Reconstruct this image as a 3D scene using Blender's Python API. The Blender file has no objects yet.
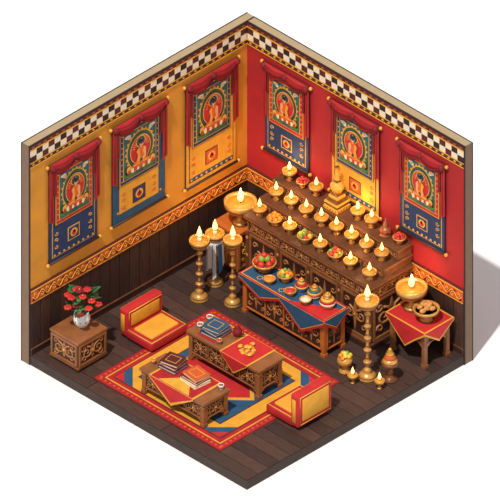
import bpy, bmesh, math, random
from mathutils import Vector, Matrix
random.seed(7)
sc = bpy.context.scene
try:
    sc.view_settings.view_transform = 'Standard'
    sc.view_settings.look = 'None'
except Exception: pass

# ---------------------------------------------------------------- materials
def lin(c):
    r=[]
    for v in c:
        v/=255.0
        r.append(v/12.92 if v<=0.04045 else ((v+0.055)/1.055)**2.4)
    return r
def mat(name, rgb, rough=0.6, metal=0.0, var=0.12, scale=6.0, emis=0.0, ecol=None, bump=0.0, stretch=(1,1,1), rgb2=None):
    m=bpy.data.materials.new(name); m.use_nodes=True
    nt=m.node_tree; b=nt.nodes['Principled BSDF']
    c=lin(rgb)
    b.inputs['Roughness'].default_value=rough
    b.inputs['Metallic'].default_value=metal
    tc=nt.nodes.new('ShaderNodeTexCoord'); mp=nt.nodes.new('ShaderNodeMapping')
    mp.inputs['Scale'].default_value=stretch
    nz=nt.nodes.new('ShaderNodeTexNoise'); nz.inputs['Scale'].default_value=scale; nz.inputs['Detail'].default_value=5
    cr=nt.nodes.new('ShaderNodeValToRGB')
    cr.color_ramp.elements[0].position=0.3; cr.color_ramp.elements[1].position=0.7
    c2=lin(rgb2) if rgb2 else [x*(1-var*1.6) for x in c]
    c1=c if rgb2 else [min(1,x*(1+var)) for x in c]
    cr.color_ramp.elements[0].color=(*c2,1); cr.color_ramp.elements[1].color=(*c1,1)
    nt.links.new(tc.outputs['Object'],mp.inputs[0]); nt.links.new(mp.outputs[0],nz.inputs[0])
    nt.links.new(nz.outputs[0],cr.inputs[0]); nt.links.new(cr.outputs[0],b.inputs['Base Color'])
    if bump:
        bp=nt.nodes.new('ShaderNodeBump'); bp.inputs['Strength'].default_value=bump; bp.inputs['Distance'].default_value=0.02
        nt.links.new(nz.outputs[0],bp.inputs['Height']); nt.links.new(bp.outputs[0],b.inputs['Normal'])
    if emis:
        b.inputs['Emission Color'].default_value=(*lin(ecol or rgb),1)
        b.inputs['Emission Strength'].default_value=emis
    return m
M={}
def D(k,*a,**kw): M[k]=mat(k,*a,**kw)
D('mustard',(218,146,46),0.8,var=0.08,scale=2)
D('wallred',(172,27,33),0.8,var=0.08,scale=2)
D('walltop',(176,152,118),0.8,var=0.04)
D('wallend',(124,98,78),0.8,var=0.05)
D('slab',(62,46,40),0.8)
D('ground',(245,245,246),0.9,var=0.0)
D('plank1',(72,51,45),0.55,var=0.26,scale=7,stretch=(8,0.7,8))
D('plank2',(62,44,40),0.55,var=0.26,scale=7,stretch=(8,0.7,8))
D('plank3',(81,57,49),0.55,var=0.26,scale=7,stretch=(8,0.7,8))
D('wain1',(74,47,37),0.6,var=0.28,scale=6,stretch=(8,8,0.7))
D('wain2',(62,40,33),0.6,var=0.28,scale=6,stretch=(8,8,0.7))
D('seam',(22,15,14),0.9,var=0)
D('wood',(106,64,40),0.5,var=0.2,scale=5,stretch=(1,1,5))
D('wooddark',(60,34,26),0.55,var=0.2,scale=5)
D('woodlight',(144,88,50),0.5,var=0.15,scale=5)
D('carve',(172,110,60),0.5,var=0.15)
D('orangewood',(190,102,40),0.5,var=0.12)
D('brass',(212,156,80),0.35,0.25,var=0.14,scale=12)
D('brassdark',(124,76,40),0.4,0.25,var=0.12)
D('copper',(168,98,58),0.4,0.35)
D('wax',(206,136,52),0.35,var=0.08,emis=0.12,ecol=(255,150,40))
D('flame',(255,222,130),0.5,var=0,emis=3.6,ecol=(255,205,110))
D('cream',(236,218,188),0.7,var=0.04)
D('maroon',(88,22,26),0.7,var=0.1)
D('darkline',(40,22,22),0.8,var=0)
D('orange',(204,88,36),0.7,var=0.08)
D('gold',(226,166,60),0.5,var=0.08)
D('yellow',(226,160,46),0.75,var=0.07)
D('red',(176,26,32),0.75,var=0.1)
D('redbright',(196,34,38),0.75,var=0.08)
D('reddark',(124,18,26),0.75,var=0.12)
D('navy',(28,52,94),0.75,var=0.12)
D('blue',(34,80,114),0.75,var=0.12)
D('teal',(34,98,100),0.7,var=0.1)
D('tealdark',(24,66,80),0.7,var=0.1)
D('green',(66,120,60),0.6,var=0.2)
D('greendark',(38,84,48),0.6,var=0.2)
D('white',(232,230,224),0.4,var=0.03)
D('ribbon',(204,216,226),0.6,var=0.05)
D('skin',(226,170,110),0.7,var=0.03)
D('robe',(222,96,40),0.7,var=0.05)
D('hair',(36,40,70),0.7,var=0)
D('page',(234,216,180),0.8,var=0.06)
D('bread',(204,142,72),0.7,var=0.2,scale=20)
D('f_red',(204,50,40),0.4); D('f_orange',(236,140,40),0.4); D('f_green',(130,170,60),0.4)
D('f_yellow',(240,200,70),0.4); D('f_purple',(130,60,90),0.4)

# ---------------------------------------------------------------- mesh builder
class MB:
    def __init__(s): s.v=[]; s.f=[]; s.m=[]; s.sm=[]; s.ml=[]
    def mi(s,k):
        if k not in s.ml: s.ml.append(k)
        return s.ml.index(k)
    def add(s,vs,fs,m,smooth=False):
        o=len(s.v); s.v+= [tuple(p) for p in vs]; i=s.mi(m)
        for f in fs: s.f.append([a+o for a in f]); s.m.append(i); s.sm.append(smooth)
    def box(s,x0,x1,y0,y1,z0,z1,m):
        v=[(x0,y0,z0),(x1,y0,z0),(x1,y1,z0),(x0,y1,z0),(x0,y0,z1),(x1,y0,z1),(x1,y1,z1),(x0,y1,z1)]
        s.add(v,[(0,3,2,1),(4,5,6,7),(0,1,5,4),(1,2,6,5),(2,3,7,6),(3,0,4,7)],m)
    def rbox(s,x0,x1,y0,y1,z0,z1,m,r=0.04,seg=3,puff=0.0):
        bm=bmesh.new(); bmesh.ops.create_cube(bm,size=1)
        for v in bm.verts: v.co=Vector(((x0+x1)/2+v.co.x*(x1-x0),(y0+y1)/2+v.co.y*(y1-y0),(z0+z1)/2+v.co.z*(z1-z0)))
        bmesh.ops.bevel(bm,geom=bm.edges[:],offset=r,segments=seg,profile=0.5,affect='EDGES')
        bm.verts.index_update()
        s.add([v.co.copy() for v in bm.verts],[[v.index for v in f.verts] for f in bm.faces],m,True); bm.free()
    def lathe(s,c,prof,m,seg=20,sq=False,rot=0,cap=True):
        cx,cy,cz=c; vs=[];fs=[]
        n=len(prof)
        for r,z in prof:
            for k in range(seg):
                a=2*math.pi*k/seg+rot; vs.append((cx+r*math.cos(a),cy+r*math.sin(a),cz+z))
        for i in range(n-1):
            for k in range(seg):
                k2=(k+1)%seg
                fs.append((i*seg+k,i*seg+k2,(i+1)*seg+k2,(i+1)*seg+k))
        if cap:
            fs.append(tuple(range(seg))[::-1]); fs.append(tuple((n-1)*seg+k for k in range(seg)))
        s.add(vs,fs,m,not sq)
    def ball(s,c,r,m,seg=10,rings=7):
        if not isinstance(r,(tuple,list)): r=(r,r,r)
        vs=[(c[0],c[1],c[2]-r[2])]
        for i in range(1,rings):
            t=-math.pi/2+math.pi*i/rings
            for k in range(seg):
                a=2*math.pi*k/seg
                vs.append((c[0]+r[0]*math.cos(t)*math.cos(a),c[1]+r[1]*math.cos(t)*math.sin(a),c[2]+r[2]*math.sin(t)))
        vs.append((c[0],c[1],c[2]+r[2])); fs=[]
        for k in range(seg):
            k2=(k+1)%seg; fs.append((0,1+k2,1+k))
            for i in range(rings-2):
                a=1+i*seg; fs.append((a+k,a+k2,a+seg+k2,a+seg+k))
            a=1+(rings-2)*seg; fs.append((a+k,a+k2,len(vs)-1))
        s.add(vs,fs,m,True)
    def tube(s,pts,r,m,seg=6,closed=False):
        P=[Vector(p) for p in pts]; n=len(P); vs=[];fs=[]
        R=r if isinstance(r,(list,tuple)) else [r]*n
        up=None
        for i,p in enumerate(P):
            a=P[(i-1)%n] if (closed or i>0) else p; b=P[(i+1)%n] if (closed or i<n-1) else p
            t=(b-a); t=t.normalized() if t.length>1e-9 else Vector((0,0,1))
            if up is None:
                up=Vector((0,0,1)) if abs(t.z)<0.9 else Vector((1,0,0))
            u=(up-t*up.dot(t))
            if u.length<1e-4: u=Vector((1,0.3,0.2)); u=u-t*u.dot(t)
            u.normalize(); w=t.cross(u); up=u
            for k in range(seg):
                an=2*math.pi*k/seg; vs.append(p+(u*math.cos(an)+w*math.sin(an))*R[i])
        rng=n if closed else n-1
        for i in range(rng):
            j=(i+1)%n
            for k in range(seg):
                k2=(k+1)%seg; fs.append((i*seg+k,i*seg+k2,j*seg+k2,j*seg+k))
        if not closed:
            fs.append(tuple(range(seg))[::-1]); fs.append(tuple((n-1)*seg+k for k in range(seg)))
        s.add(vs,fs,m,True)
    def prism(s,pts,nv,t,m):
        nv=Vector(nv).normalized()*t; n=len(pts)
        vs=[Vector(p) for p in pts]+[Vector(p)+nv for p in pts]
        fs=[tuple(range(n)),tuple(range(2*n-1,n-1,-1))]
        for i in range(n): fs.append((i,(i+1)%n,n+(i+1)%n,n+i))
        s.add(vs,fs,m)
    def obj(s,name,bevel=0.0,solid=False):
        me=bpy.data.meshes.new(name); me.from_pydata(s.v,[],s.f)
        for k in s.ml: me.materials.append(M[k])
        me.polygons.foreach_set('material_index',s.m); me.polygons.foreach_set('use_smooth',s.sm)
        me.update()
        bm=bmesh.new(); bm.from_mesh(me); bmesh.ops.recalc_face_normals(bm,faces=bm.faces); bm.to_mesh(me); bm.free()
        o=bpy.data.objects.new(name,me); sc.collection.objects.link(o)
        if bevel:
            b=o.modifiers.new('Bevel','BEVEL'); b.width=bevel; b.segments=1; b.limit_method='ANGLE'; b.angle_limit=math.radians(60)
        return o

X=Vector((1,0,0)); Y=Vector((0,1,0)); Z=Vector((0,0,1))
def rectp(mb,o,u,v,n,a0,a1,b0,b1,d,t,m):
    p=[o+u*a0+v*b0,o+u*a1+v*b0,o+u*a1+v*b1,o+u*a0+v*b1]
    mb.prism([q+n*d for q in p],n,t,m)
def ellp(mb,o,u,v,n,cu,cv,ru,rv,d,t,m,seg=24,a0=0,a1=2*math.pi):
    full=abs(a1-a0-2*math.pi)<1e-6
    k=seg if full else seg+1
    p=[o+u*(cu+ru*math.cos(a0+(a1-a0)*i/seg))+v*(cv+rv*math.sin(a0+(a1-a0)*i/seg)) for i in range(k)]
    mb.prism([q+n*d for q in p],n,t,m)
def spiral(mb,o,u,v,n,cu,cv,r,turns,a0,sgn,d,th,m,steps=14):
    pts=[];rr=[]
    for i in range(steps+1):
        t=i/steps; a=a0+sgn*turns*2*math.pi*t; q=r*(1-0.85*t)
        pts.append(o+u*(cu+q*math.cos(a))+v*(cv+q*math.sin(a))+n*d); rr.append(th*(1-0.4*t))
    mb.tube(pts,rr,m,5)
def carved(mb,o,u,v,n,w,h,frame='wood',bg='wooddark',cv='carve',fr=None,cells=None):
    fr=fr if fr else min(0.05,h*0.12)
    rectp(mb,o,u,v,n,0,w,0,h,0,0.006,bg)
    for a in ((0,w,0,fr),(0,w,h-fr,h),(0,fr,fr,h-fr),(w-fr,w,fr,h-fr)):
        rectp(mb,o,u,v,n,*a,0.0,0.028,frame)
    iw=w-2*fr; ih=h-2*fr
    c=cells or max(1,round(iw/(ih*1.3)))
    cw=iw/c
    for i in range(c):
        cu=fr+cw*(i+0.5); cvv=h/2; r=min(cw*0.23,ih*0.36); th=max(0.008,r*0.15)
        if i>0: rectp(mb,o,u,v,n,fr+cw*i-0.014,fr+cw*i+0.014,fr,h-fr,0.005,0.02,frame)
        for s in (-1,1):
            spiral(mb,o,u,v,n,cu+s*cw*0.24,cvv,r,1.5,math.pi/2,s,0.012,th,cv)
            spiral(mb,o,u,v,n,cu+s*cw*0.36,cvv-ih*0.3,r*0.5,1.1,0,s,0.012,th*0.8,cv,9)
            spiral(mb,o,u,v,n,cu+s*cw*0.36,cvv+ih*0.3,r*0.5,1.1,0,-s,0.012,th*0.8,cv,9)
        for k in range(6):
            a=k*math.pi/3
            ellp(mb,o,u,v,n,cu+math.cos(a)*r*0.3,cvv+math.sin(a)*r*0.3,r*0.2,r*0.2,0.006,0.014,cv,8)
        ellp(mb,o,u,v,n,cu,cvv,r*0.17,r*0.17,0.006,0.024,'gold',8)
        for s in (-1,1):
            p=[o+u*(cu-r*0.3)+v*(cvv+s*r*0.6),o+u*(cu+r*0.3)+v*(cvv+s*r*0.6),o+u*cu+v*(cvv+s*ih*0.46)]
            mb.prism([q+n*0.006 for q in p],n,0.012,cv)

# ---------------------------------------------------------------- room
T=0.18; L=5.02; H=4.14
mb=MB(); mb.box(-T,L,-T,0,-0.2,H,'mustard')
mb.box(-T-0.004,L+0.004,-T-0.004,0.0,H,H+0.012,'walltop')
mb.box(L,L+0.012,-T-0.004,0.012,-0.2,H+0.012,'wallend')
mb.box(-T-0.004,L+0.012,-0.022,0.006,H+0.0,H+0.016,'darkline')
mb.box(-T-0.006,L+0.014,-T-0.006,-T+.014,H+0.0,H+0.016,'darkline')
mb.box(L,L+0.016,-T-.006,-T+.012,-.2,H+.016,'darkline'); mb.box(L,L+0.016,-.006,.014,-.2,H+.016,'darkline')
mb.obj('wall_left')
mb=MB(); mb.box(-T,0,0,L,-0.2,H,'wallred')
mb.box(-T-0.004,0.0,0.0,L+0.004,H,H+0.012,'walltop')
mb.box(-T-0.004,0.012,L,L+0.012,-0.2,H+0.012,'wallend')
mb.box(-0.022,0.006,0.0,L+0.012,H,H+0.016,'darkline')
mb.box(-T-.006,-T+.014,0.0,L+0.014,H,H+0.016,'darkline')
mb.box(-T-.006,-T+.012,L,L+0.016,-.2,H+.016,'darkline'); mb.box(-.006,.014,L,L+0.016,-.2,H+.016,'darkline')
mb.obj('wall_right')
mb=MB(); mb.box(0,L,0,L,-0.2,-0.02,'slab')
mb.box(0,L,0,L,-0.02,-0.012,'seam')
pw=L/20
for i in range(20):
    brk=[0]+sorted([ (0.9+(i*1.37)%1.6), (0.9+(i*1.37)%1.6)+1.7 ])+[L]
    for j in range(len(brk)-1):
        a,b=brk[j],min(brk[j+1],L)
        if b-a<0.05: continue
        mb.box(i*pw+0.006,(i+1)*pw-0.006,a+0.006,b-0.006,-0.012,0.0,random.choice(['plank1','plank2','plank3']))
mb.obj('floor')
mb=MB(); mb.box(-30,30,-30,30,-0.22,-0.2,'ground'); mb.obj('ground')

def wallframe(w):
    return (Vector((0,0,0)),X,Z,Y) if w=='left' else (Vector((0,0,0)),Y,Z,X)
tn=1
for w in ('left','right'):
    o,u,v,n=wallframe(w)
    mb=MB()
    s0=0.03 if w=='right' else 0.0
    rectp(mb,o,u,v,n,s0,L,3.72,H-0.001,0,0.012,'maroon')
    nsq=36; sq=(L-0.03)/nsq
    for i in range(nsq):
        for j in range(2):
            c='cream' if (i+j)%2==0 else ('maroon' if (i+j)%4==1 else 'darkline')
            rectp(mb,o,u,v,n,0.03+i*sq,0.03+(i+1)*sq,3.83+j*0.115,3.83+(j+1)*0.115,0.012,0.01,c)
    rectp(mb,o,u,v,n,s0,L,3.81,3.825,0.012,0.014,'gold')
    rectp(mb,o,u,v,n,s0,L,4.062,4.075,0.012,0.014,'gold')
    rectp(mb,o,u,v,n,s0,L,3.72,3.732,0.012,0.01,'gold')
    for i in range(nsq):
        ellp(mb,o,u,v,n,0.03+(i+.5)*sq,3.772,0.024,0.02,0.012,0.01,'gold',8)
        ellp(mb,o,u,v,n,0.03+(i+.5)*sq,4.108,0.034,0.016,0.012,0.01,'copper',8)
    mb.obj('trim_%d'%tn); tn+=1
    mb=MB()
    rectp(mb,o,u,v,n,s0,L,1.0,1.30,0,0.03,'maroon')
    rectp(mb,o,u,v,n,s0,L,1.045,1.255,0.03,0.01,'orange')
    rectp(mb,o,u,v,n,s0,L,1.03,1.042,0.03,0.015,'gold')
    rectp(mb,o,u,v,n,s0,L,1.258,1.27,0.03,0.015,'gold')
    N=300
    pts=[o+u*(0.05+(L-0.08)*i/N)+v*(1.15+0.06*math.sin(i/N*2*math.pi*18))+n*0.045 for i in range(N+1)]
    mb.tube(pts,0.010,'gold',5)
    for i in range(36):
        c=0.05+(L-0.08)*(i+0.5)/36; s=1 if i%2==0 else -1
        spiral(mb,o,u,v,n,c,1.15-s*0.03,0.048,1.2,math.pi/2*s,1,0.045,0.008,'gold',9)
        ellp(mb,o,u,v,n,c+0.04,1.15+s*0.06,0.035,0.022,0.04,0.008,'maroon',8)
    mb.obj('trim_%d'%tn); tn+=1
    mb=MB(); rectp(mb,o,u,v,n,s0,L,0,1.0,0,0.012,'seam')
    nb=22; bw=(L-s0)/nb
    for i in range(nb):
        rectp(mb,o,u,v,n,s0+i*bw+0.007,s0+(i+1)*bw-0.007,0.0,0.995,0.012,0.014,random.choice(['wain1','wain2']))
    mb.obj('trim_%d'%tn); tn+=1
    mb=MB(); s1=0.05 if w=='right' else 0
    rectp(mb,o,u,v,n,s1,L,0,0.11,0.026,0.02,'wooddark')
    rectp(mb,o,u,v,n,s1,L,0.11,0.125,0.026,0.028,'wood'); mb.obj('baseboard_'+w)

# ---------------------------------------------------------------- thangkas
def thangka(w,u0,u1,z0,z1,style):
    o0,u,v,n=wallframe(w); mb=MB()
    W=u1-u0; Hh=z1-z0; o=o0+u*(u0+W/2)+v*z0+n*0.012
    cloth={'blue':'navy','yellow':'yellow','bluegold':'blue'}[style]
    trim='gold' if style!='yellow' else 'maroon'
    inner={'blue':'navy','yellow':'yellow','bluegold':'yellow'}[style]
    be=.07 if style!='bluegold' else .16
    hw=W/2
    rectp(mb,o,u,v,n,-hw,hw,0,Hh,0,0.012,'darkline')
    rectp(mb,o,u,v,n,-hw+.012,hw-.012,0.012,Hh-.012,0.012,0.006,cloth)
    rectp(mb,o,u,v,n,-hw+be,hw-be,be+.01,Hh-.05,0.018,0.003,trim)
    rectp(mb,o,u,v,n,-hw+be+.015,hw-be-.015,be+.025,Hh-.065,0.021,0.003,inner)
    if style=='yellow':
        rectp(mb,o,u,v,n,-hw+be+.015,hw-be-.015,be+.025,be+.10,0.024,0.002,'blue')
    lc='gold' if inner!='yellow' else 'orange'
    for s in (-1,1):
        for k in range(3):
            spiral(mb,o,u,v,n,s*(hw-be-.1),0.28+k*0.12*Hh/1.8,0.045,1.2,0,s*(1 if k%2 else -1),0.026,0.007,lc,8)
    for k in range(9):
        ellp(mb,o,u,v,n,-hw+.12+(W-.24)*k/8,be+.055,0.022,0.022,0.026,0.004,'gold',8)
    # painting
    pw=W*0.30; b=Hh*0.41; t=Hh*0.87
    for i,(e,c) in enumerate(((0.10,'darkline'),(0.088,'gold'),(0.07,'navy' if style!='blue' else 'redbright'),(0.014,'gold'),(0.0,'teal'))):
        rectp(mb,o,u,v,n,-pw-e,pw+e,b-e,t+e,0.024+i*0.004,0.004,c)
    for k in range(9):
        for s in (-1,1):
            ellp(mb,o,u,v,n,s*(pw+.042),b+(t-b)*k/8,.013,.013,.037,.003,'gold',6)
    ph=t-b; cz=b+ph*0.5
    d=0.045
    for s in (-1,1):
        ellp(mb,o,u,v,n,s*pw*.55,b+ph*.10,pw*.42,ph*.09,d,0.002,'green',14)
        ellp(mb,o,u,v,n,s*pw*.80,b+ph*.20,pw*.18,ph*.10,d,0.002,'greendark',12)
        ellp(mb,o,u,v,n,s*pw*.76,t-ph*.07,pw*.20,ph*.035,d,0.002,'cream',10)
        ellp(mb,o,u,v,n,s*pw*.66,t-ph*.11,pw*.12,ph*.03,d,0.002,'cream',10)
    for k in range(22):
        a=2*math.pi*k/22
        ellp(mb,o,u,v,n,pw*.88*math.cos(a),cz+ph*.04+ph*.42*math.sin(a),pw*.07,pw*.07,d+.002,.002,'f_orange' if k%2 else 'gold',7)
    for i,(f,c) in enumerate(((.98,'gold'),(0.92,'greendark'),(0.80,'navy'),(0.74,'gold'),(0.69,'redbright'))):
        ellp(mb,o,u,v,n,0,cz+ph*.04,pw*.88*f,ph*.42*f,d+0.004+i*.002,0.002,c,28)
    d+=0.015
    for k in range(14):
        a=math.pi*(k+.5)/14
        p0=(math.cos(a)*pw*.36,math.sin(a)*ph*.17); p1=(math.cos(a)*pw*.55,math.sin(a)*ph*.26)
        s_=(-math.sin(a)*pw*.02,math.cos(a)*pw*.02)
        C=lambda x_,y_: o+u*x_+v*(cz+ph*.08+y_)+n*d
        mb.prism([C(p0[0]-s_[0],p0[1]-s_[1]),C(p0[0]+s_[0],p0[1]+s_[1]),C(*p1)],n,.002,'gold')
    for i,(f,c) in enumerate(((1.0,'gold'),(0.85,'tealdark'))):
        ellp(mb,o,u,v,n,0,cz+ph*.21,pw*.30*f,pw*.30*f,d+.002+i*.002,0.002,c,20)
    d+=0.006
    # attendants
    for s in (-1,1):
        au=s*pw*.74; av=b+ph*.17
        ellp(mb,o,u,v,n,au,av+ph*.04,pw*.15,ph*.075,d,.002,'gold',12)
        mb.prism([o+u*(au+a)+v*(av+c)+n*(d+.002) for a,c in ((-pw*.11,-ph*.03),(pw*.11,-ph*.03),(pw*.05,ph*.04),(-pw*.05,ph*.04))],n,.002,'f_red')
        ellp(mb,o,u,v,n,au,av+ph*.06,pw*.045,ph*.025,d+.002,.002,'skin',8)
    for k in range(7):
        ellp(mb,o,u,v,n,(k-3)*pw*.17,b+ph*.17-abs(k-3)*.002,pw*.105,ph*.055,d,0.003,'f_red' if k%2 else 'cream',10)
    ellp(mb,o,u,v,n,0,b+ph*.26,pw*.54,ph*.075,d+.003,0.003,'robe',20)
    ax=lambda a,c: o+u*(a*pw)+v*(b+ph*c)+n*(d+.006)
    mb.prism([ax(-.32,.28),ax(.32,.28),ax(.22,.42),ax(.30,.54),ax(.15,.60),ax(-.15,.60),ax(-.30,.54),ax(-.22,.42)],n,.003,'robe')
    mb.prism([q+n*.003 for q in (ax(.05,.3),ax(.27,.3),ax(.18,.43),ax(.28,.53),ax(.12,.59))],n,.002,'gold')
    mb.prism([q+n*.003 for q in (ax(-.30,.53),ax(-.18,.585),ax(-.11,.48),ax(-.2,.38),ax(-.05,.33),ax(-.08,.28),ax(-.3,.34))],n,.002,'skin')
    for s in (-1,1):
        mb.prism([q+n*.002 for q in (ax(s*.08,.245),ax(s*.46,.235),ax(s*.48,.265),ax(s*.1,.285))],n,.002,'gold')
    ellp(mb,o,u,v,n,0,b+ph*.315,pw*.09,ph*.028,d+.010,0.003,'hair',10)
    ellp(mb,o,u,v,n,0,b+ph*.61,pw*.05,ph*.03,d+.008,0.002,'skin',8)
    ellp(mb,o,u,v,n,0,b+ph*.675,pw*.115,ph*.06,d+.009,0.003,'skin',14)
    ellp(mb,o,u,v,n,0,b+ph*.705,pw*.118,ph*.042,d+.012,0.002,'hair',14)
    ellp(mb,o,u,v,n,0,b+ph*.75,pw*.055,ph*.03,d+.012,0.002,'hair',10)
    ellp(mb,o,u,v,n,0,b+ph*.778,pw*.022,ph*.014,d+.013,0.002,'gold',8)
    q=W*0.12; mz=Hh*0.20
    rectp(mb,o,u,v,n,-q,q,mz-q,mz+q,0.024,0.004,'gold' if inner!='yellow' else 'maroon')
    rectp(mb,o,u,v,n,-q*.85,q*.85,mz-q*.85,mz+q*.85,0.028,0.003,'navy' if inner!='yellow' or style=='bluegold' else 'orange')
    ellp(mb,o,u,v,n,0,mz,q*.6,q*.6,0.031,0.003,'gold',14)
    ellp(mb,o,u,v,n,0,mz-q*.05,q*.36,q*.36,0.034,0.003,'redbright',12)
    mb.prism([o+u*a+v*c+n*0.034 for a,c in ((-q*.2,mz),(q*.2,mz),(0,mz+q*.55))],n,.003,'redbright')
    for zz,e in ((Hh,0.05),(0.0,0.04)):
        p0=o+u*(-hw-e)+v*zz+n*.03; p1=o+u*(hw+e)+v*zz+n*.03
        mb.tube([p0,p1],0.022,'wooddark',8)
        mb.ball(p0,0.034,'gold',8,6); mb.ball(p1,0.034,'gold',8,6)
    K=40; R=5; rows=[]
    for j in range(R+1):
        f=j/R; row=[]
        for i in range(K+1):
            s=i/K*2-1
            drop=Hh*(0.06+0.07*abs(math.sin(math.pi*s)))
            bulge=0.055*math.sin(math.pi*min(1,f*.8+.1))*(0.35+0.65*abs(math.sin(math.pi*s)))
            fold=0.012*math.sin(f*14+3*abs(math.sin(math.pi*s)))
            row.append(o+u*(s*hw*(1-.05*f))+v*(Hh+.02-drop*f)+n*(.055+bulge+fold))
        rows.append(row)
    vs=[p for r_ in rows for p in r_]; n1=K+1
    fs=[(j*n1+i,j*n1+i+1,(j+1)*n1+i+1,(j+1)*n1+i) for j in range(R) for i in range(K)]
    o2=len(vs)
    for r_ in (rows[0],rows[-1]):
        vs+= [p-n*((p-o).dot(n)-.03) for p in r_]
    fs+=[(i+1,i,o2+i,o2+i+1) for i in range(K)]
    fs+=[(R*n1+i,R*n1+i+1,o2+n1+i+1,o2+n1+i) for i in range(K)]
    mb.add(vs,fs,'red',True)
    mb.tube([q_+n*.004 for q_ in rows[-1]],0.013,'reddark',5)
    for f in (1,2,3,4):
        mb.tube([p+n*.006 for p in rows[f][2:-2]],0.006,'reddark',4)
    for s in (-1,1):
        ln=Hh*.60
        for a,wd,l2 in ((0.95,0.10,ln),(0.82,0.06,ln*.55)):
            pp=[(s*hw*a-wd/2,Hh),(s*hw*a+wd/2,Hh),(s*hw*a+wd*.55,Hh-l2*(.94 if s>0 else 1)),(s*hw*a,Hh-l2*.96),(s*hw*a-wd*.55,Hh-l2*(1 if s>0 else .94))]
            mb.prism([o+u*q0+v*q1+n*.045 for q0,q1 in pp],n,.006,'red' if a>.9 else 'reddark')
        mb.tube([o+u*(s*hw*.95)+v*(Hh-.03)+n*.055,o+u*(s*hw*.955)+v*(Hh-ln*.93)+n*.055],.010,'reddark',5)
        mb.ball(o+u*(s*hw*.95)+v*(Hh-.03)+n*.07,0.055,'reddark',8,6)
    mb.ball(o+v*(Hh-.03)+n*.07,0.055,'reddark',8,6)
    mb.obj('thangka_scroll')
thangka('left',3.48,4.60,1.60,3.56,'blue')
thangka('left',1.92,3.14,1.62,3.58,'bluegold')
thangka('left',0.28,1.44,1.52,3.58,'yellow')
thangka('right',0.44,1.46,1.85,3.58,'blue')
thangka('right',1.98,3.08,1.78,3.60,'yellow')
thangka('right',3.56,4.60,1.82,3.58,'blue')

# ---------------------------------------------------------------- lamps
def flame(mb,x,y,z,s=1.0):
    mb.tube([(x,y,z-0.02*s),(x,y,z+0.03*s)],0.006*s,'darkline',5)
    pr=[(0.004,0),(0.020,0.018),(0.029,0.045),(0.025,0.07),(0.013,0.105),(0.002,0.145)]
    mb.lathe((x,y,z+0.01*s),[(a*s,b*s) for a,b in pr],'flame',10)
def plight(x,y,z,e):
    l=bpy.data.lights.new('flame_light','POINT'); l.energy=e; l.color=(1,0.60,0.26); l.shadow_soft_size=0.04
    o=bpy.data.objects.new('flame_light',l); o.location=(x,y,z); sc.collection.objects.link(o)
def cupbowl(mb,x,y,z,R,h,m='brass',rimm=None):
    pr=[(.52*R,0),(.55*R,.04*h),(.42*R,.12*h),(.2*R,.2*h),(.17*R,.34*h),(.3*R,.4*h),(.22*R,.45*h),(.5*R,.5*h),(.84*R,.64*h),(.98*R,.82*h),(1.03*R,h),(.90*R,h),(.86*R,.88*h)]
    mb.lathe((x,y,z),pr,m,20)
    mb.lathe((x,y,z),[(.93*R,.72*h),(1.0*R,.76*h),(1.01*R,.82*h),(.98*R,.84*h)],'brassdark',20,cap=False)
    mb.lathe((x,y,z),[(.55*R,.03*h),(.57*R,.06*h),(.5*R,.1*h)],'brassdark',20,cap=False)
    return z+.88*h
def butter_lamp(x,y,z,R=.10,h=.19,fs=1.0,light=0):
    mb=MB(); t=cupbowl(mb,x,y,z,R,h)
    mb.lathe((x,y,t-.005),[(.86*R,0),(.86*R,.3*(h*.1)+.004),(.2*R,.3*(h*.1)+.008)],'wax',18)
    flame(mb,x,y,t+.02,fs); mb.obj('butter_lamp')
    if light: plight(x,y,t+.16*fs,light)
def fruit_bowl(x,y,z,R=.12,h=.14,name='fruit_bowl',cols=('f_red','f_orange','f_green','f_yellow'),fr=.3):
    mb=MB(); t=cupbowl(mb,x,y,z,R,h)
    mb.lathe((x,y,t-.01),[(.84*R,0),(.84*R,.012)],'brassdark',16)
    r=R*fr; k=0
    for ring,(q,hh) in enumerate(((R*.62,.5*r),(R*.25,1.5*r))):
        nn=6 if ring==0 else 3
        for i in range(nn):
            a=2*math.pi*i/nn+ring*.5+x*7
            mb.ball((x+q*math.cos(a),y+q*math.sin(a),t+hh),r,cols[(k*3+i)%len(cols)],10,7); k+=1
    mb.ball((x,y,t+2.4*r),r*.9,cols[0],10,7)
    mb.obj(name)
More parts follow.
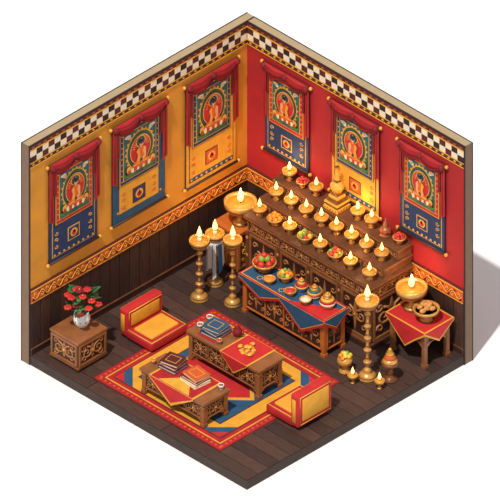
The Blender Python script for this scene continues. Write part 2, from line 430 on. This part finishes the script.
def candlestick(x,y,H,R=.15,fs=1.2,ribbon=False,light=3,bw=1.15):
    mb=MB(); B=R*bw
    pr=[(R,0),(R*1.02,.03),(R*.9,.05),(R*.92,.07),(R*.6,.1),(R*.36,.13),(R*.48,.16),(R*.28,.19)]
    h1=H-.18
    nk=max(3,int((h1-.2)/.2))
    st=(h1-.2)/nk
    for i in range(nk):
        b=.2+i*st
        q=1-.25*i/nk
        pr+= [(R*.15,b+.02),(R*.18,b+st*.32),(R*.40*q,b+st*.42),(R*.46*q,b+st*.5),(R*.40*q,b+st*.58),(R*.18,b+st*.68),(R*.15,b+st*.95)]
    pr+=[(R*.42,h1+.02),(B*.8,h1+.06),(B*.95,h1+.12),(B,H),(B*.88,H),(B*.86,H-.03)]
    mb.lathe((x,y,0),pr,'brass',20)
    for i in range(nk):
        b=.2+i*st; q=1-.25*i/nk
        mb.lathe((x,y,0),[(R*.44*q,b+st*.46),(R*.50*q,b+st*.5),(R*.44*q,b+st*.54)],'brassdark',16,cap=False)
        mb.lathe((x,y,0),[(R*.18,b+st*.80),(R*.27,b+st*.85),(R*.18,b+st*.9)],'brassdark',12,cap=False)
    mb.lathe((x,y,0),[(R*.9,.045),(R*.96,.055),(R*.9,.065)],'brassdark',20,cap=False)
    mb.lathe((x,y,0),[(B*.95,H-.07),(B*1.03,H-.055),(B,H-.035)],'brassdark',20,cap=False)
    mb.lathe((x,y,H-.04),[(B*.86,0),(B*.86,.015),(B*.2,.02)],'wax',18)
    mb.lathe((x,y,H-.03),[(R*.26,0),(R*.26,.06),(R*.1,.065)],'cream',10)
    flame(mb,x,y,H+.035,fs)
    if ribbon:
        for j,(dx,dy,w,l,m) in enumerate(((.1,-.05,.06,.55,'ribbon'),(.12,.02,.07,.45,'white'),(.1,.09,.05,.62,'ribbon'),(.02,.13,.06,.5,'blue'),(-.04,.12,.05,.4,'white'))):
            c=Vector((x+dx,y+dy,h1+.02)); dr=Vector((-dy,dx,0)).normalized()*w/2; nn=Vector((dx,dy,0)).normalized()
            mb.prism([c-dr,c+dr,c+dr*1.2+nn*.02-Z*l,c-dr*1.2+nn*.02-Z*(l+.06)],nn,.012,m)
        mb.lathe((x,y,h1-.02),[(R*.8,0),(R*.9,.03),(R*.8,.06)],'ribbon',14)
    mb.obj('tall_brass_candlestick')
    if light: plight(x,y,H+.22,light)

# ---------------------------------------------------------------- altar
mb=MB(); ya,yb=0.98,3.88
zf=1.28
mb.box(0.06,0.98,ya+.03,yb-.03,0.08,zf-.04,'wood')
mb.box(0.06,1.04,ya-.01,yb+.01,0,0.10,'wooddark')
mb.box(0.06,1.01,ya,yb,0.10,0.13,'woodlight')
mb.box(0.06,1.04,ya-.02,yb+.02,zf-.03,zf,'wood')
mb.box(0.06,1.045,ya-.025,yb+.025,zf-.05,zf-.03,'woodlight')
mb.box(0.06,1.02,ya-.01,yb+.01,zf-.08,zf-.05,'wooddark')
for xa,za,zb in ((0.69,zf,1.48),(0.37,1.48,1.70)):
    mb.box(0.06,xa,ya+.02,yb-.02,za,zb-.04,'wood')
    mb.box(0.06,xa+.02,ya,yb,zb-.04,zb-.018,'woodlight'); mb.box(0.06,xa+.018,ya+.002,yb-.002,zb-.018,zb,'wood')
for xx,z0,z1 in ((0.69,1.28,1.44),(0.37,1.48,1.66)):
    carved(mb,Vector((xx,ya+.03,z0+.005)),Y,Z,X,yb-ya-.06,z1-z0-.01,'wood','wooddark','carve',fr=.02,cells=12)
carved(mb,Vector((0.98,ya+.04,0.98)),Y,Z,X,yb-ya-.08,0.22,'woodlight','wooddark','carve',fr=.022,cells=8)
npan=4; pwid=(yb-ya-.08)/npan
for i in range(npan):
    carved(mb,Vector((0.98,ya+.04+i*pwid+.03,0.15)),Y,Z,X,pwid-.06,0.80,'woodlight','wooddark','carve',fr=.05,cells=1)
for i in range(npan+1):
    c=ya+.04+i*pwid
    mb.box(.98,1.02,c-.035,c+.035,.13,.96,'wood')
    for zz in (.2,.5,.85): mb.ball((1.02,c,zz),(.02,.03,.04),'carve',8,6)
for yy,nn in ((ya+.03,-Y),(yb-.03,Y)):
    carved(mb,Vector((0.08,yy,0.98)),X,Z,nn,0.88,0.22,'woodlight','wooddark','carve',fr=.022,cells=3)
    carved(mb,Vector((0.08,yy,0.15)),X,Z,nn,0.88,0.80,'woodlight','wooddark','carve',fr=.05,cells=1)
mb.obj('altar_cabinet',bevel=.004)

for y in (1.2,1.82,2.78,3.1): butter_lamp(.22,y,1.70,.12,.19,1.15,5.0 if y in(1.2,2.78) else 0)
for i in range(8):
    y=1.22+i*.348
    butter_lamp(.545,y,1.48,.12,.18,1.15,4.5 if i in (1,5) else 0)
for i,y in enumerate((1.16,1.86,2.56,3.26,3.70)): butter_lamp(.87,y,1.28,.12,.17,1.15,4.5 if i in(1,3) else 0)
fruit_bowl(.87,1.51,1.28,.13,.14,cols=('f_orange','f_yellow'),fr=.32)
fruit_bowl(.87,2.21,1.28,.13,.14,cols=('f_green','f_red','f_yellow'),fr=.32)
fruit_bowl(.87,2.91,1.28,.13,.14,cols=('f_red','f_orange','f_green'),fr=.32)
fruit_bowl(.22,1.5,1.70,.10,.13,cols=('f_red','f_yellow'),fr=.32)
fruit_bowl(.22,3.74,1.70,.11,.13,cols=('f_red','f_orange'),fr=.32)
# stupa
mb=MB(); x,y,z=.22,2.3,1.70; S=1.32
for i,(a,h0,h1) in enumerate(((.15,0,.05),(.13,.05,.09),(.145,.09,.11),(.115,.11,.16),(.095,.16,.2),(.075,.2,.24))):
    a*=1.05
    mb.box(x-a,x+a,y-a,y+a,z+h0*S,z+h1*S,'gold' if i%2==0 else 'brassdark')
    if i in (0,3):
        for k in range(5):
            q=-a*.75+k*a*.375
            mb.ball((x+a,y+q,z+(h0+h1)/2*S),.014,'brassdark',6,5); mb.ball((x+q,y+a,z+(h0+h1)/2*S),.014,'brassdark',6,5)
sc_=lambda pr:[(r*S,h*S) for r,h in pr]
mb.lathe((x,y,z),sc_([(.06,.24),(.085,.29),(.09,.34),(.06,.38),(.03,.39)]),'gold',18)
mb.box(x-.045,x+.045,y-.045,y+.045,z+.39*S,z+.43*S,'brassdark')
pr=[]
for i in range(8):
    r=.048*(1-i/9); pr+=[(r,.43+i*.022),(r*.65,.43+i*.022+.014)]
mb.lathe((x,y,z),sc_(pr),'gold',14)
mb.lathe((x,y,z+.6*S),[(.03,0),(.04,.012),(.01,.025)],'brassdark',12); mb.ball((x,y,z+.65*S),.03,'gold',8,6)
mb.obj('miniature_stupa',bevel=.003)
mb=MB(); x,y,z=.22,3.42,1.70
mb.lathe((x,y,z),[(.1,0),(.1,.03),(.06,.05),(.09,.08),(.1,.12),(.07,.16),(.04,.17),(.05,.2),(.035,.24),(.02,.28),(.004,.34)],'copper',16)
for k in range(8):
    a=k*math.pi/4; mb.ball((x+.09*math.cos(a),y+.09*math.sin(a),z+.1),.022,'f_red',8,6)
mb.obj('torma_offering')

mb=MB()
mb.box(.52,1.06,.30,.84,0.0,.06,'wooddark'); mb.box(.55,1.03,.33,.81,.06,.78,'orangewood')
mb.box(.50,1.08,.28,.86,.78,.84,'orangewood'); mb.box(.53,1.05,.31,.83,.755,.78,'gold')
carved(mb,Vector((1.03,.35,.1)),Y,Z,X,.44,.62,'woodlight','orangewood','gold',fr=.04,cells=1)
carved(mb,Vector((.57,.81,.1)),X,Z,Y,.44,.62,'woodlight','orangewood','gold',fr=.04,cells=1)
mb.obj('lacquered_pedestal',bevel=.004)
butter_lamp(.79,.64,.84,.27,.44,1.9,10)

def table(name,x0,x1,y0,y1,H,ncell,z0=0.0,apron=.14,frame='woodlight',closed=False,bg='wooddark'):
    mb=MB(); t=.05
    mb.box(x0,x1,y0,y1,H-t,H,frame); mb.box(x0+.02,x1-.02,y0+.02,y1-.02,H-t-.025,H-t,'wooddark')
    lg=.07; a=x0+.03; b=x1-.03; c=y0+.03; d=y1-.03; top=H-t-.02
    for lx in (a,b-lg):
        for ly in (c,d-lg):
            mb.box(lx,lx+lg,ly,ly+lg,z0+.05,top,frame)
            mb.box(lx-.012,lx+lg+.012,ly-.012,ly+lg+.012,z0,z0+.06,frame)
            mb.box(lx-.008,lx+lg+.008,ly-.008,ly+lg+.008,top-.05,top-.02,'carve')
    ap=top-z0-.12 if closed else apron
    w=d-c-2*lg; wx=b-a-2*lg
    mb.box(b-.05,b-.02,c+lg,d-lg,top-ap,top,bg); mb.box(a+.02,a+.05,c+lg,d-lg,top-ap,top,bg)
    mb.box(a+lg,b-lg,d-.05,d-.02,top-ap,top,bg); mb.box(a+lg,b-lg,c+.02,c+.05,top-ap,top,bg)
    carved(mb,Vector((b-.022,c+lg,top-ap)),Y,Z,X,w,ap,frame,bg,'carve',fr=.022,cells=ncell)
    carved(mb,Vector((a+lg,d-.022,top-ap)),X,Z,Y,wx,ap,frame,bg,'carve',fr=.022,cells=max(1,ncell//3))
    if not closed:
        for (o,u,n,ww) in ((Vector((b-.04,c+lg,0)),Y,X,w),(Vector((a+lg,d-.04,0)),X,Y,wx)):
            bl=min(.12,top-ap-z0-.05); bz=top-ap
            for s in (0,1):
                q=lambda p: (p if s==0 else ww-p)
                pts=[(0,bz),(0,bz-bl),(.03,bz-bl*.65),(.07,bz-bl*.45),(.11,bz-bl*.2),(.16,bz)]
                mb.prism([o+u*q(p0)+Z*p1 for p0,p1 in pts],n,.022,'carve')
    return mb
mb=table('offering_table',1.18,1.72,1.56,3.50,.76,4,closed=True,frame='orangewood')
mb.obj('offering_table',bevel=.004)

def edgecloth(mb,o,u,n,pts,cols=('red','gold','navy'),d0=.0,ins=(.0,.035,.05)):
    for i,(c,e) in enumerate(zip(cols,ins)):
        a0=pts[0][0]; a1=pts[-1][0]
        P=[o+u*a0]
        for a,dr in pts: P.append(o+u*a-Z*max(dr-e*1.3,.002))
        P.append(o+u*a1)
        mb.prism([q+n*(d0+i*.004) for q in P],n,.004,c)
mb=MB(); z=.76
mb.box(1.16,1.745,1.545,3.515,z,z+.010,'red')
mb.box(1.20,1.715,1.575,3.485,z+.010,z+.013,'gold'); mb.box(1.22,1.70,1.595,3.465,z+.013,z+.017,'blue')
edgecloth(mb,Vector((1.745,1.545,z+.01)),Y,X,[(0,.1),(.5,.30),(.95,.10),(1.45,.46),(1.97,.10)],('red','gold','blue'),ins=(0,.04,.055))
edgecloth(mb,Vector((1.16,3.515,z+.01)),X,Y,[(0,.08),(.3,.3),(.585,.08)],('red','gold','blue'),ins=(0,.04,.055))
mb.prism([Vector(p) for p in ((1.72,2.7,z+.018),(1.72,3.48,z+.018),(1.3,3.48,z+.018))],Z,.003,'redbright')
for yy in (1.9,2.4,2.9): 
    for k in range(8):
        a=k*math.pi/4; mb.ball((1.6+.045*math.cos(a),yy+.045*math.sin(a),z+.018),(.014,.014,.004),'gold',6,4)
mb.obj('altar_cloth')
fruit_bowl(1.40,1.80,z+.018,.20,.17,fr=.30)
fruit_bowl(1.38,2.26,z+.018,.13,.14,cols=('f_green','f_yellow','f_orange'),fr=.32)
def jar(x,y,z,R,h,cols,name='painted_offering_jar'):
    mb=MB(); n=len(cols)
    for i,c in enumerate(cols):
        a=i/n; b=(i+1)/n
        f=lambda t: R*(.6+.42*math.sin(math.pi*min(1,t*1.05+.05)))*(1 if t<.75 else 1-(t-.75)*1.8)
        mb.lathe((x,y,z),[(f(a),a*h),(f((a+b)/2)*1.03,(a+b)/2*h),(f(b),b*h)],c,18)
    mb.lathe((x,y,z+h),[(R*.35,0),(R*.5,.01),(R*.3,.03),(R*.12,.035)],'brass',14); mb.ball((x,y,z+h+.045),R*.18,'gold',8,6)
    mb.obj(name)
jar(1.36,2.62,z+.018,.11,.18,['brass','blue','gold','red','gold'])
jar(1.36,2.92,z+.018,.12,.2,['f_green','cream','f_red','gold','teal','gold'])
jar(1.40,3.26,z+.021,.13,.22,['brass','orange','cream','red','gold','brass'])
for xx,yy,zz,c in ((1.60,2.60,z+.018,'f_red'),(1.60,2.95,z+.021,'cream'),(1.60,2.12,z+.018,'f_orange')):
    mb=MB(); t=cupbowl(mb,xx,yy,zz,.10,.1); mb.lathe((xx,yy,t-.01),[(.085,0),(.085,.012),(.03,.03)],c,14); mb.obj('offering_bowl')

candlestick(1.94,.84,1.18,.15,1.5,light=5)
candlestick(1.46,.72,1.02,.14,1.5,ribbon=True,light=4)
candlestick(1.66,1.33,1.30,.14,1.5,light=5)
candlestick(1.58,4.36,1.56,.16,1.7,light=9,bw=1.25)

mb=table('side_table',.14,.78,4.02,4.88,.74,3,apron=.2)
mb.obj('side_table',bevel=.004)
mb=MB(); z=.74
mb.box(.12,.805,4.0,4.905,z,z+.01,'gold'); mb.box(.15,.78,4.03,4.88,z+.01,z+.014,'redbright')
edgecloth(mb,Vector((.805,4.0,z+.01)),Y,X,[(0,.05),(.25,.28),(.45,.46),(.68,.24),(.905,.05)],('gold','redbright'),ins=(0,.03))
edgecloth(mb,Vector((.12,4.905,z+.01)),X,Y,[(0,.04),(.35,.3),(.685,.04)],('gold','redbright'),ins=(0,.03))
mb.obj('red_table_cloth')
butter_lamp(.44,4.24,z+.016,.26,.44,1.8,9)
mb=MB(); x,y=.50,4.64; t=cupbowl(mb,x,y,z+.016,.22,.24)
mb.lathe((x,y,t-.01),[(.18,0),(.18,.01)],'bread',16)
for i in range(9):
    a=i*2.4; q=.14*math.sqrt(i/9); mb.ball((x+q*math.cos(a),y+q*math.sin(a),t+.04+.05*(1-i/9)),(.065,.05,.035),'bread',10,7)
mb.obj('bread_bowl')

mb=MB(); x,y=1.72,3.98
mb.lathe((x,y,0),[(.1,0),(.1,.03),(.05,.06),(.04,.1),(.1,.15),(.13,.22),(.12,.27),(.06,.3)],'brass',18)
for i in range(10):
    a=i*2.4; q=.1*math.sqrt(i/10); mb.ball((x+q*math.cos(a),y+q*math.sin(a),.3+.06*(1-i/10)),.04,['f_yellow','f_green','f_orange'][i%3],8,6)
mb.obj('offering_urn')
mb=MB(); x,y=1.36,4.66
mb.lathe((x,y,0),[(.13,0),(.13,.03),(.07,.06),(.04,.12),(.07,.16),(.04,.2),(.05,.26),(.13,.3),(.15,.35),(.13,.36)],'brassdark',18)
for k in range(3): 
    mb.lathe((x,y,.36+k*.07),[(.12-.03*k,0),(.13-.03*k,.02),(.09-.03*k,.06),(.05,.07)],['brass','orange','gold'][k],16)
mb.ball((x,y,.6),.03,'gold',8,6)
mb.obj('tiered_mandala_offering')
butter_lamp(1.86,4.3,0,.085,.17,1.0)
butter_lamp(1.66,4.72,0,.085,.17,1.0)

# ---------------------------------------------------------------- rug
mb=MB(); z=0.0
def rl(e,c,zz): mb.box(1.98+e,4.76-e,1.2+e,4.14-e,zz,zz+.003,c)
mb.box(1.98,4.76,1.2,4.14,0,.008,'reddark')
rl(.02,'red',.008); rl(.14,'gold',.011); rl(.165,'red',.014); rl(.24,'maroon',.017); rl(.26,'yellow',.020); rl(.52,'maroon',.023); rl(.54,'blue',.026)
zt=.029
for i in range(26):
    for a in (1.2+.08,4.14-.08):
        mb.box(2.07+i*.102,2.11+i*.102,a-.02,a+.02,.011,.0135,'orange')
for i in range(28):
    for a in (1.98+.08,4.76-.08):
        mb.box(a-.02,a+.02,1.29+i*.102,1.33+i*.102,.011,.0135,'orange')
for cx,sx in ((1.98+.26,1),(4.76-.26,-1)):
    for cy,sy in ((1.2+.26,1),(4.14-.26,-1)):
        mb.prism([Vector((cx,cy,.023)),Vector((cx+sx*.4,cy,.023)),Vector((cx,cy+sy*.4,.023))],Z,.0045,'blue')
        mb.prism([Vector((cx,cy,.0275)),Vector((cx+sx*.2,cy,.0275)),Vector((cx,cy+sy*.2,.0275))],Z,.002,'redbright')
mb.prism([Vector(p) for p in ((3.37,1.8,zt),(4.2,2.67,zt),(3.37,3.54,zt),(2.54,2.67,zt))],Z,.002,'gold')
mb.prism([Vector(p) for p in ((3.37,1.9,zt+.002),(4.1,2.67,zt+.002),(3.37,3.44,zt+.002),(2.64,2.67,zt+.002))],Z,.002,'redbright')
mb.obj('patterned_rug')
RZ=.033

mb=table('tea_table',2.73,3.33,1.92,3.60,.60,4,z0=RZ,apron=.34,frame='woodlight'); 
mb.obj('carved_tea_table',bevel=.004)
mb=table('book_table',3.92,4.54,2.05,3.54,.52,4,z0=RZ,apron=.28,frame='woodlight')
mb.obj('carved_low_table',bevel=.004)
mb=MB(); z=.60
mb.box(2.70,3.355,2.72,3.36,z,z+.008,'gold'); mb.box(2.71,3.35,2.75,3.33,z+.008,z+.011,'redbright')
edgecloth(mb,Vector((3.355,2.72,z+.008)),Y,X,[(0,.02),(.32,.30),(.64,.02)],('gold','redbright'),ins=(0,.03))
mb.box(2.80,3.27,2.12,2.5,z,z+.007,'red'); 
for k in range(8):
    a=k*math.pi/4; c=Vector((3.03+.1*math.cos(a),3.04+.1*math.sin(a),z+.014)); mb.ball(c,(.045,.045,.006),'gold',8,5)
mb.ball((3.03,3.04,z+.016),(.05,.05,.01),'f_orange',10,5)
mb.obj('table_runner')
mb=MB()
for cx,cy,ang in ((2.93,3.02,.3),(3.10,3.14,1.2),(3.03,2.95,2.2)):
    for s in(-1,1):
        mb.ball((cx+s*.05*math.cos(ang),cy+s*.05*math.sin(ang),z+.045),(.055,.045,.024),'gold',10,6)
    mb.ball((cx,cy,z+.055),.024,'f_red',8,6)
mb.obj('brass_vajra_set')
def cup(x,y,z,name='tea_cup',R=.055,h=.09,m='white',fill='copper'):
    mb=MB(); mb.lathe((x,y,z),[(R*.6,0),(R*.62,.01),(R*.8,h*.3),(R,h*.8),(R*1.02,h),(R*.88,h),(R*.85,h*.85)],m,16)
    mb.lathe((x,y,z+h*.82),[(R*.86,0),(R*.86,.004)],fill,14); mb.lathe((x,y,z+h*.4),[(R*.86,0),(R*.95,.01),(R*.94,.02)],'navy',16,cap=False); mb.obj(name)
cup(3.12,2.04,z,); cup(2.86,2.0,z); 
mb=MB(); x,y=2.84,2.62
mb.lathe((x,y,z),[(.05,0),(.07,.03),(.085,.08),(.07,.13),(.04,.15),(.045,.17),(.02,.19),(.006,.21)],'reddark',16)
mb.tube([(x,y+.07,z+.07),(x,y+.13,z+.1),(x,y+.15,z+.15)],[.016,.012,.008],'reddark',8)
mb.tube([(x,y-.07,z+.12),(x,y-.13,z+.1),(x,y-.12,z+.05),(x,y-.07,z+.04)],.008,'gold',6); mb.obj('teapot')
cup(3.22,2.58,z,R=.05,m='brass',fill='f_red')
def book(mb,cx,cy,z,w,l,t,ang,cov):
    c,s=math.cos(ang),math.sin(ang)
    def bx(a0,a1,b0,b1,z0,z1,m):
        q=[(a0,b0),(a1,b0),(a1,b1),(a0,b1)]
        mb.prism([Vector((cx+a*c-b*s,cy+a*s+b*c,z0)) for a,b in q],Z,z1-z0,m)
    bx(-w/2,w/2,-l/2,l/2,z,z+.008,cov); bx(-w/2+.01,w/2-.01,-l/2+.004,l/2-.01,z+.008,z+t-.008,'page'); bx(-w/2,w/2,-l/2,l/2,z+t-.008,z+t,cov)
    bx(-w/2,w/2,-l/2-.004,-l/2+.006,z,z+t,cov)
    bx(-w*.3,w*.3,-l*.32,l*.32,z+t,z+t+.002,'gold'); bx(-w*.26,w*.26,-l*.29,l*.29,z+t+.002,z+t+.004,cov)
def stack(x,y,z,covs,w=.28,l=.36,a0=.1):
    mb=MB(); zz=z
    for i,c in enumerate(covs):
        book(mb,x+random.uniform(-.01,.01),y+random.uniform(-.01,.01),zz,w-.015*i,l-.015*i,.05,a0+random.uniform(-.12,.12),c); zz+=.055
    mb.obj('book_stack')
stack(3.03,2.32,z+.007,['navy','blue','blue'],.36,.36,.05)
mb=MB(); z=.52
mb.box(3.90,4.565,2.30,3.32,z,z+.008,'gold'); mb.box(3.92,4.555,2.34,3.28,z+.008,z+.011,'red')
edgecloth(mb,Vector((4.565,2.30,z+.008)),Y,X,[(0,.03),(.5,.38),(1.02,.03)],('gold','redbright'),ins=(0,.05))
mb.prism([Vector(p) for p in ((4.545,2.5,z+.011),(4.545,3.2,z+.011),(4.15,2.85,z+.011))],Z,.003,'gold')
mb.obj('low_table_cloth')
stack(4.14,2.36+.08,z+.014,['navy','reddark','maroon'],.34,.36,.1)
stack(4.16,2.98,z+.014,['page','maroon','orange'],.34,.38,-.05)
cup(4.02,3.42,z,R=.05,m='white'); cup(4.3,2.14,z,R=.045,m='brass',fill='f_orange')

def seat(x0,x1,y0,y1,back,hb):
    mb=MB()
    z=RZ if back=='hi' else 0.031
    if back=='lo': by0,by1,sy0,sy1=y0,y0+.19,y0+.14,y1
    else: by0,by1,sy0,sy1=y1-.19,y1,y0,y1-.14
    mb.rbox(x0,x1,sy0,sy1,z,z+.17,'red',.045)
    mb.tube([(x0+.03,sy0+.03,z+.165),(x1-.03,sy0+.03,z+.165),(x1-.03,sy1-.03,z+.165),(x0+.03,sy1-.03,z+.165)],.012,'gold',6,True)
    mb.rbox(x0+.1,x1-.1,sy0+.1,sy1-.1,z+.14,z+.205,'yellow',.03)
    mb.rbox(x0,x1,by0,by1,z+.02,z+hb,'redbright',.05)
    for yy,t in ((by0,-1),(by1,1)):
        a=(yy-.012,yy+.02) if t<0 else (yy-.02,yy+.012)
        mb.rbox(x0+.1,x1-.1,a[0],a[1],z+.14 if t*(1 if back=='hi' else -1)>0 else z+.22,z+hb-.09,'yellow',.008,2)
        mb.tube([(x0+.05,yy,z+.08),(x1-.05,yy,z+.08),(x1-.05,yy,z+hb-.04),(x0+.05,yy,z+hb-.04)],.010,'gold',6,True)
    for xx,t in ((x0,-1),(x1,1)):
        mb.rbox(min(xx,xx+t*.01)-.002,max(xx,xx+t*.01)+.002,by0+.055,by1-.055,z+.12,z+hb-.09,'yellow',.003,1)
    mb.obj('floor_seat_cushion')
seat(2.78,3.62,.66,1.42,'lo',.54)
seat(2.68,3.48,3.90,4.66,'hi',.66)

mb=MB(); x0,x1,y0,y1,h=4.16,4.84,.28,.94,.58
mb.box(x0+.02,x1-.02,y0+.02,y1-.02,.06,h-.04,'wood'); mb.box(x0,x1,y0,y1,h-.045,h,'woodlight'); mb.box(x0,x1,y0,y1,0.05,.09,'woodlight')
for a in (x0+.01,x1-.09):
    for b in (y0+.01,y1-.09): mb.box(a,a+.08,b,b+.08,0,.06,'wooddark')
carved(mb,Vector((x1-.02,y0+.03,.10)),Y,Z,X,y1-y0-.06,h-.16,'woodlight','wooddark','carve',fr=.04,cells=1)
carved(mb,Vector((x0+.03,y1-.02,.10)),X,Z,Y,x1-x0-.06,h-.16,'woodlight','wooddark','carve',fr=.04,cells=1)
mb.obj('carved_chest',bevel=.005)
mb=MB(); x,y,z=4.42,.60,.58
mb.lathe((x,y,z),[(.08,0),(.085,.01),(.13,.08),(.145,.15),(.135,.21),(.11,.25),(.12,.27),(.1,.27),(.095,.25)],'white',20)
for k in range(10):
    a=k*math.pi/5; mb.ball((x+.143*math.cos(a),y+.143*math.sin(a),z+.14),.012,'blue',6,5)
random.seed(3)
for i in range(17):
    a=i*2.4; q=.30*math.sqrt((i+.5)/17); hz=.76-.36*(q/.30)**1.5+random.uniform(-.04,.04)
    fx,fy,fz=x+q*math.cos(a),y+q*math.sin(a),z+hz
    mb.tube([(x+q*.2*math.cos(a),y+q*.2*math.sin(a),z+.24),(x+q*.6*math.cos(a),y+q*.6*math.sin(a),z+.24+(hz-.24)*.6),(fx,fy,fz)],.008,'greendark',5)
    c='f_red' if i%4 else 'reddark'
    for k in range(6):
        b=k*math.pi/3; mb.ball((fx+.04*math.cos(b),fy+.04*math.sin(b),fz+.01),(.034,.034,.022),c,8,5)
    mb.ball((fx,fy,fz+.022),.026,'redbright',8,5); 
    if i%3==0: mb.ball((fx,fy,fz+.045),.012,'gold',6,4)
for i in range(60):
    a=i*2.1+.4; r0=random.uniform(.06,.18); r1=r0+random.uniform(.12,.18); z0=z+random.uniform(.28,.66); z1=z0+random.uniform(-.05,.1)
    d=Vector((math.cos(a),math.sin(a),0)); s=Vector((-d.y,d.x,0))*.045; p=Vector((x,y,0))
    A=p+d*r0+Z*z0; B=p+d*r1+Z*z1; mid=(A+B)/2+Z*.015
    mb.prism([A,mid+s,B,mid-s],Z,.006,random.choice(['green','greendark']))
mb.obj('flower_vase')

# ---------------------------------------------------------------- camera, light
cam=bpy.data.cameras.new('camera'); cam.type='ORTHO'; cam.ortho_scale=8.165; cam.clip_end=200
co=bpy.data.objects.new('camera',cam); sc.collection.objects.link(co)
d=25/math.sqrt(3); co.location=(.385+d,.454+d,d); co.rotation_euler=(math.radians(54.7356),0,math.radians(135)); sc.camera=co
w=bpy.data.worlds.new('world'); sc.world=w; w.use_nodes=True
w.node_tree.nodes['Background'].inputs[0].default_value=(1,.98,.96,1); w.node_tree.nodes['Background'].inputs[1].default_value=.48
s=bpy.data.lights.new('sun','SUN'); s.energy=3.1; s.angle=math.radians(1.5); s.color=(1,.96,.88)
so=bpy.data.objects.new('sun',s); sc.collection.objects.link(so)
dirv=Vector((-.44,-.17,-.88)); so.rotation_euler=dirv.to_track_quat('-Z','Y').to_euler()
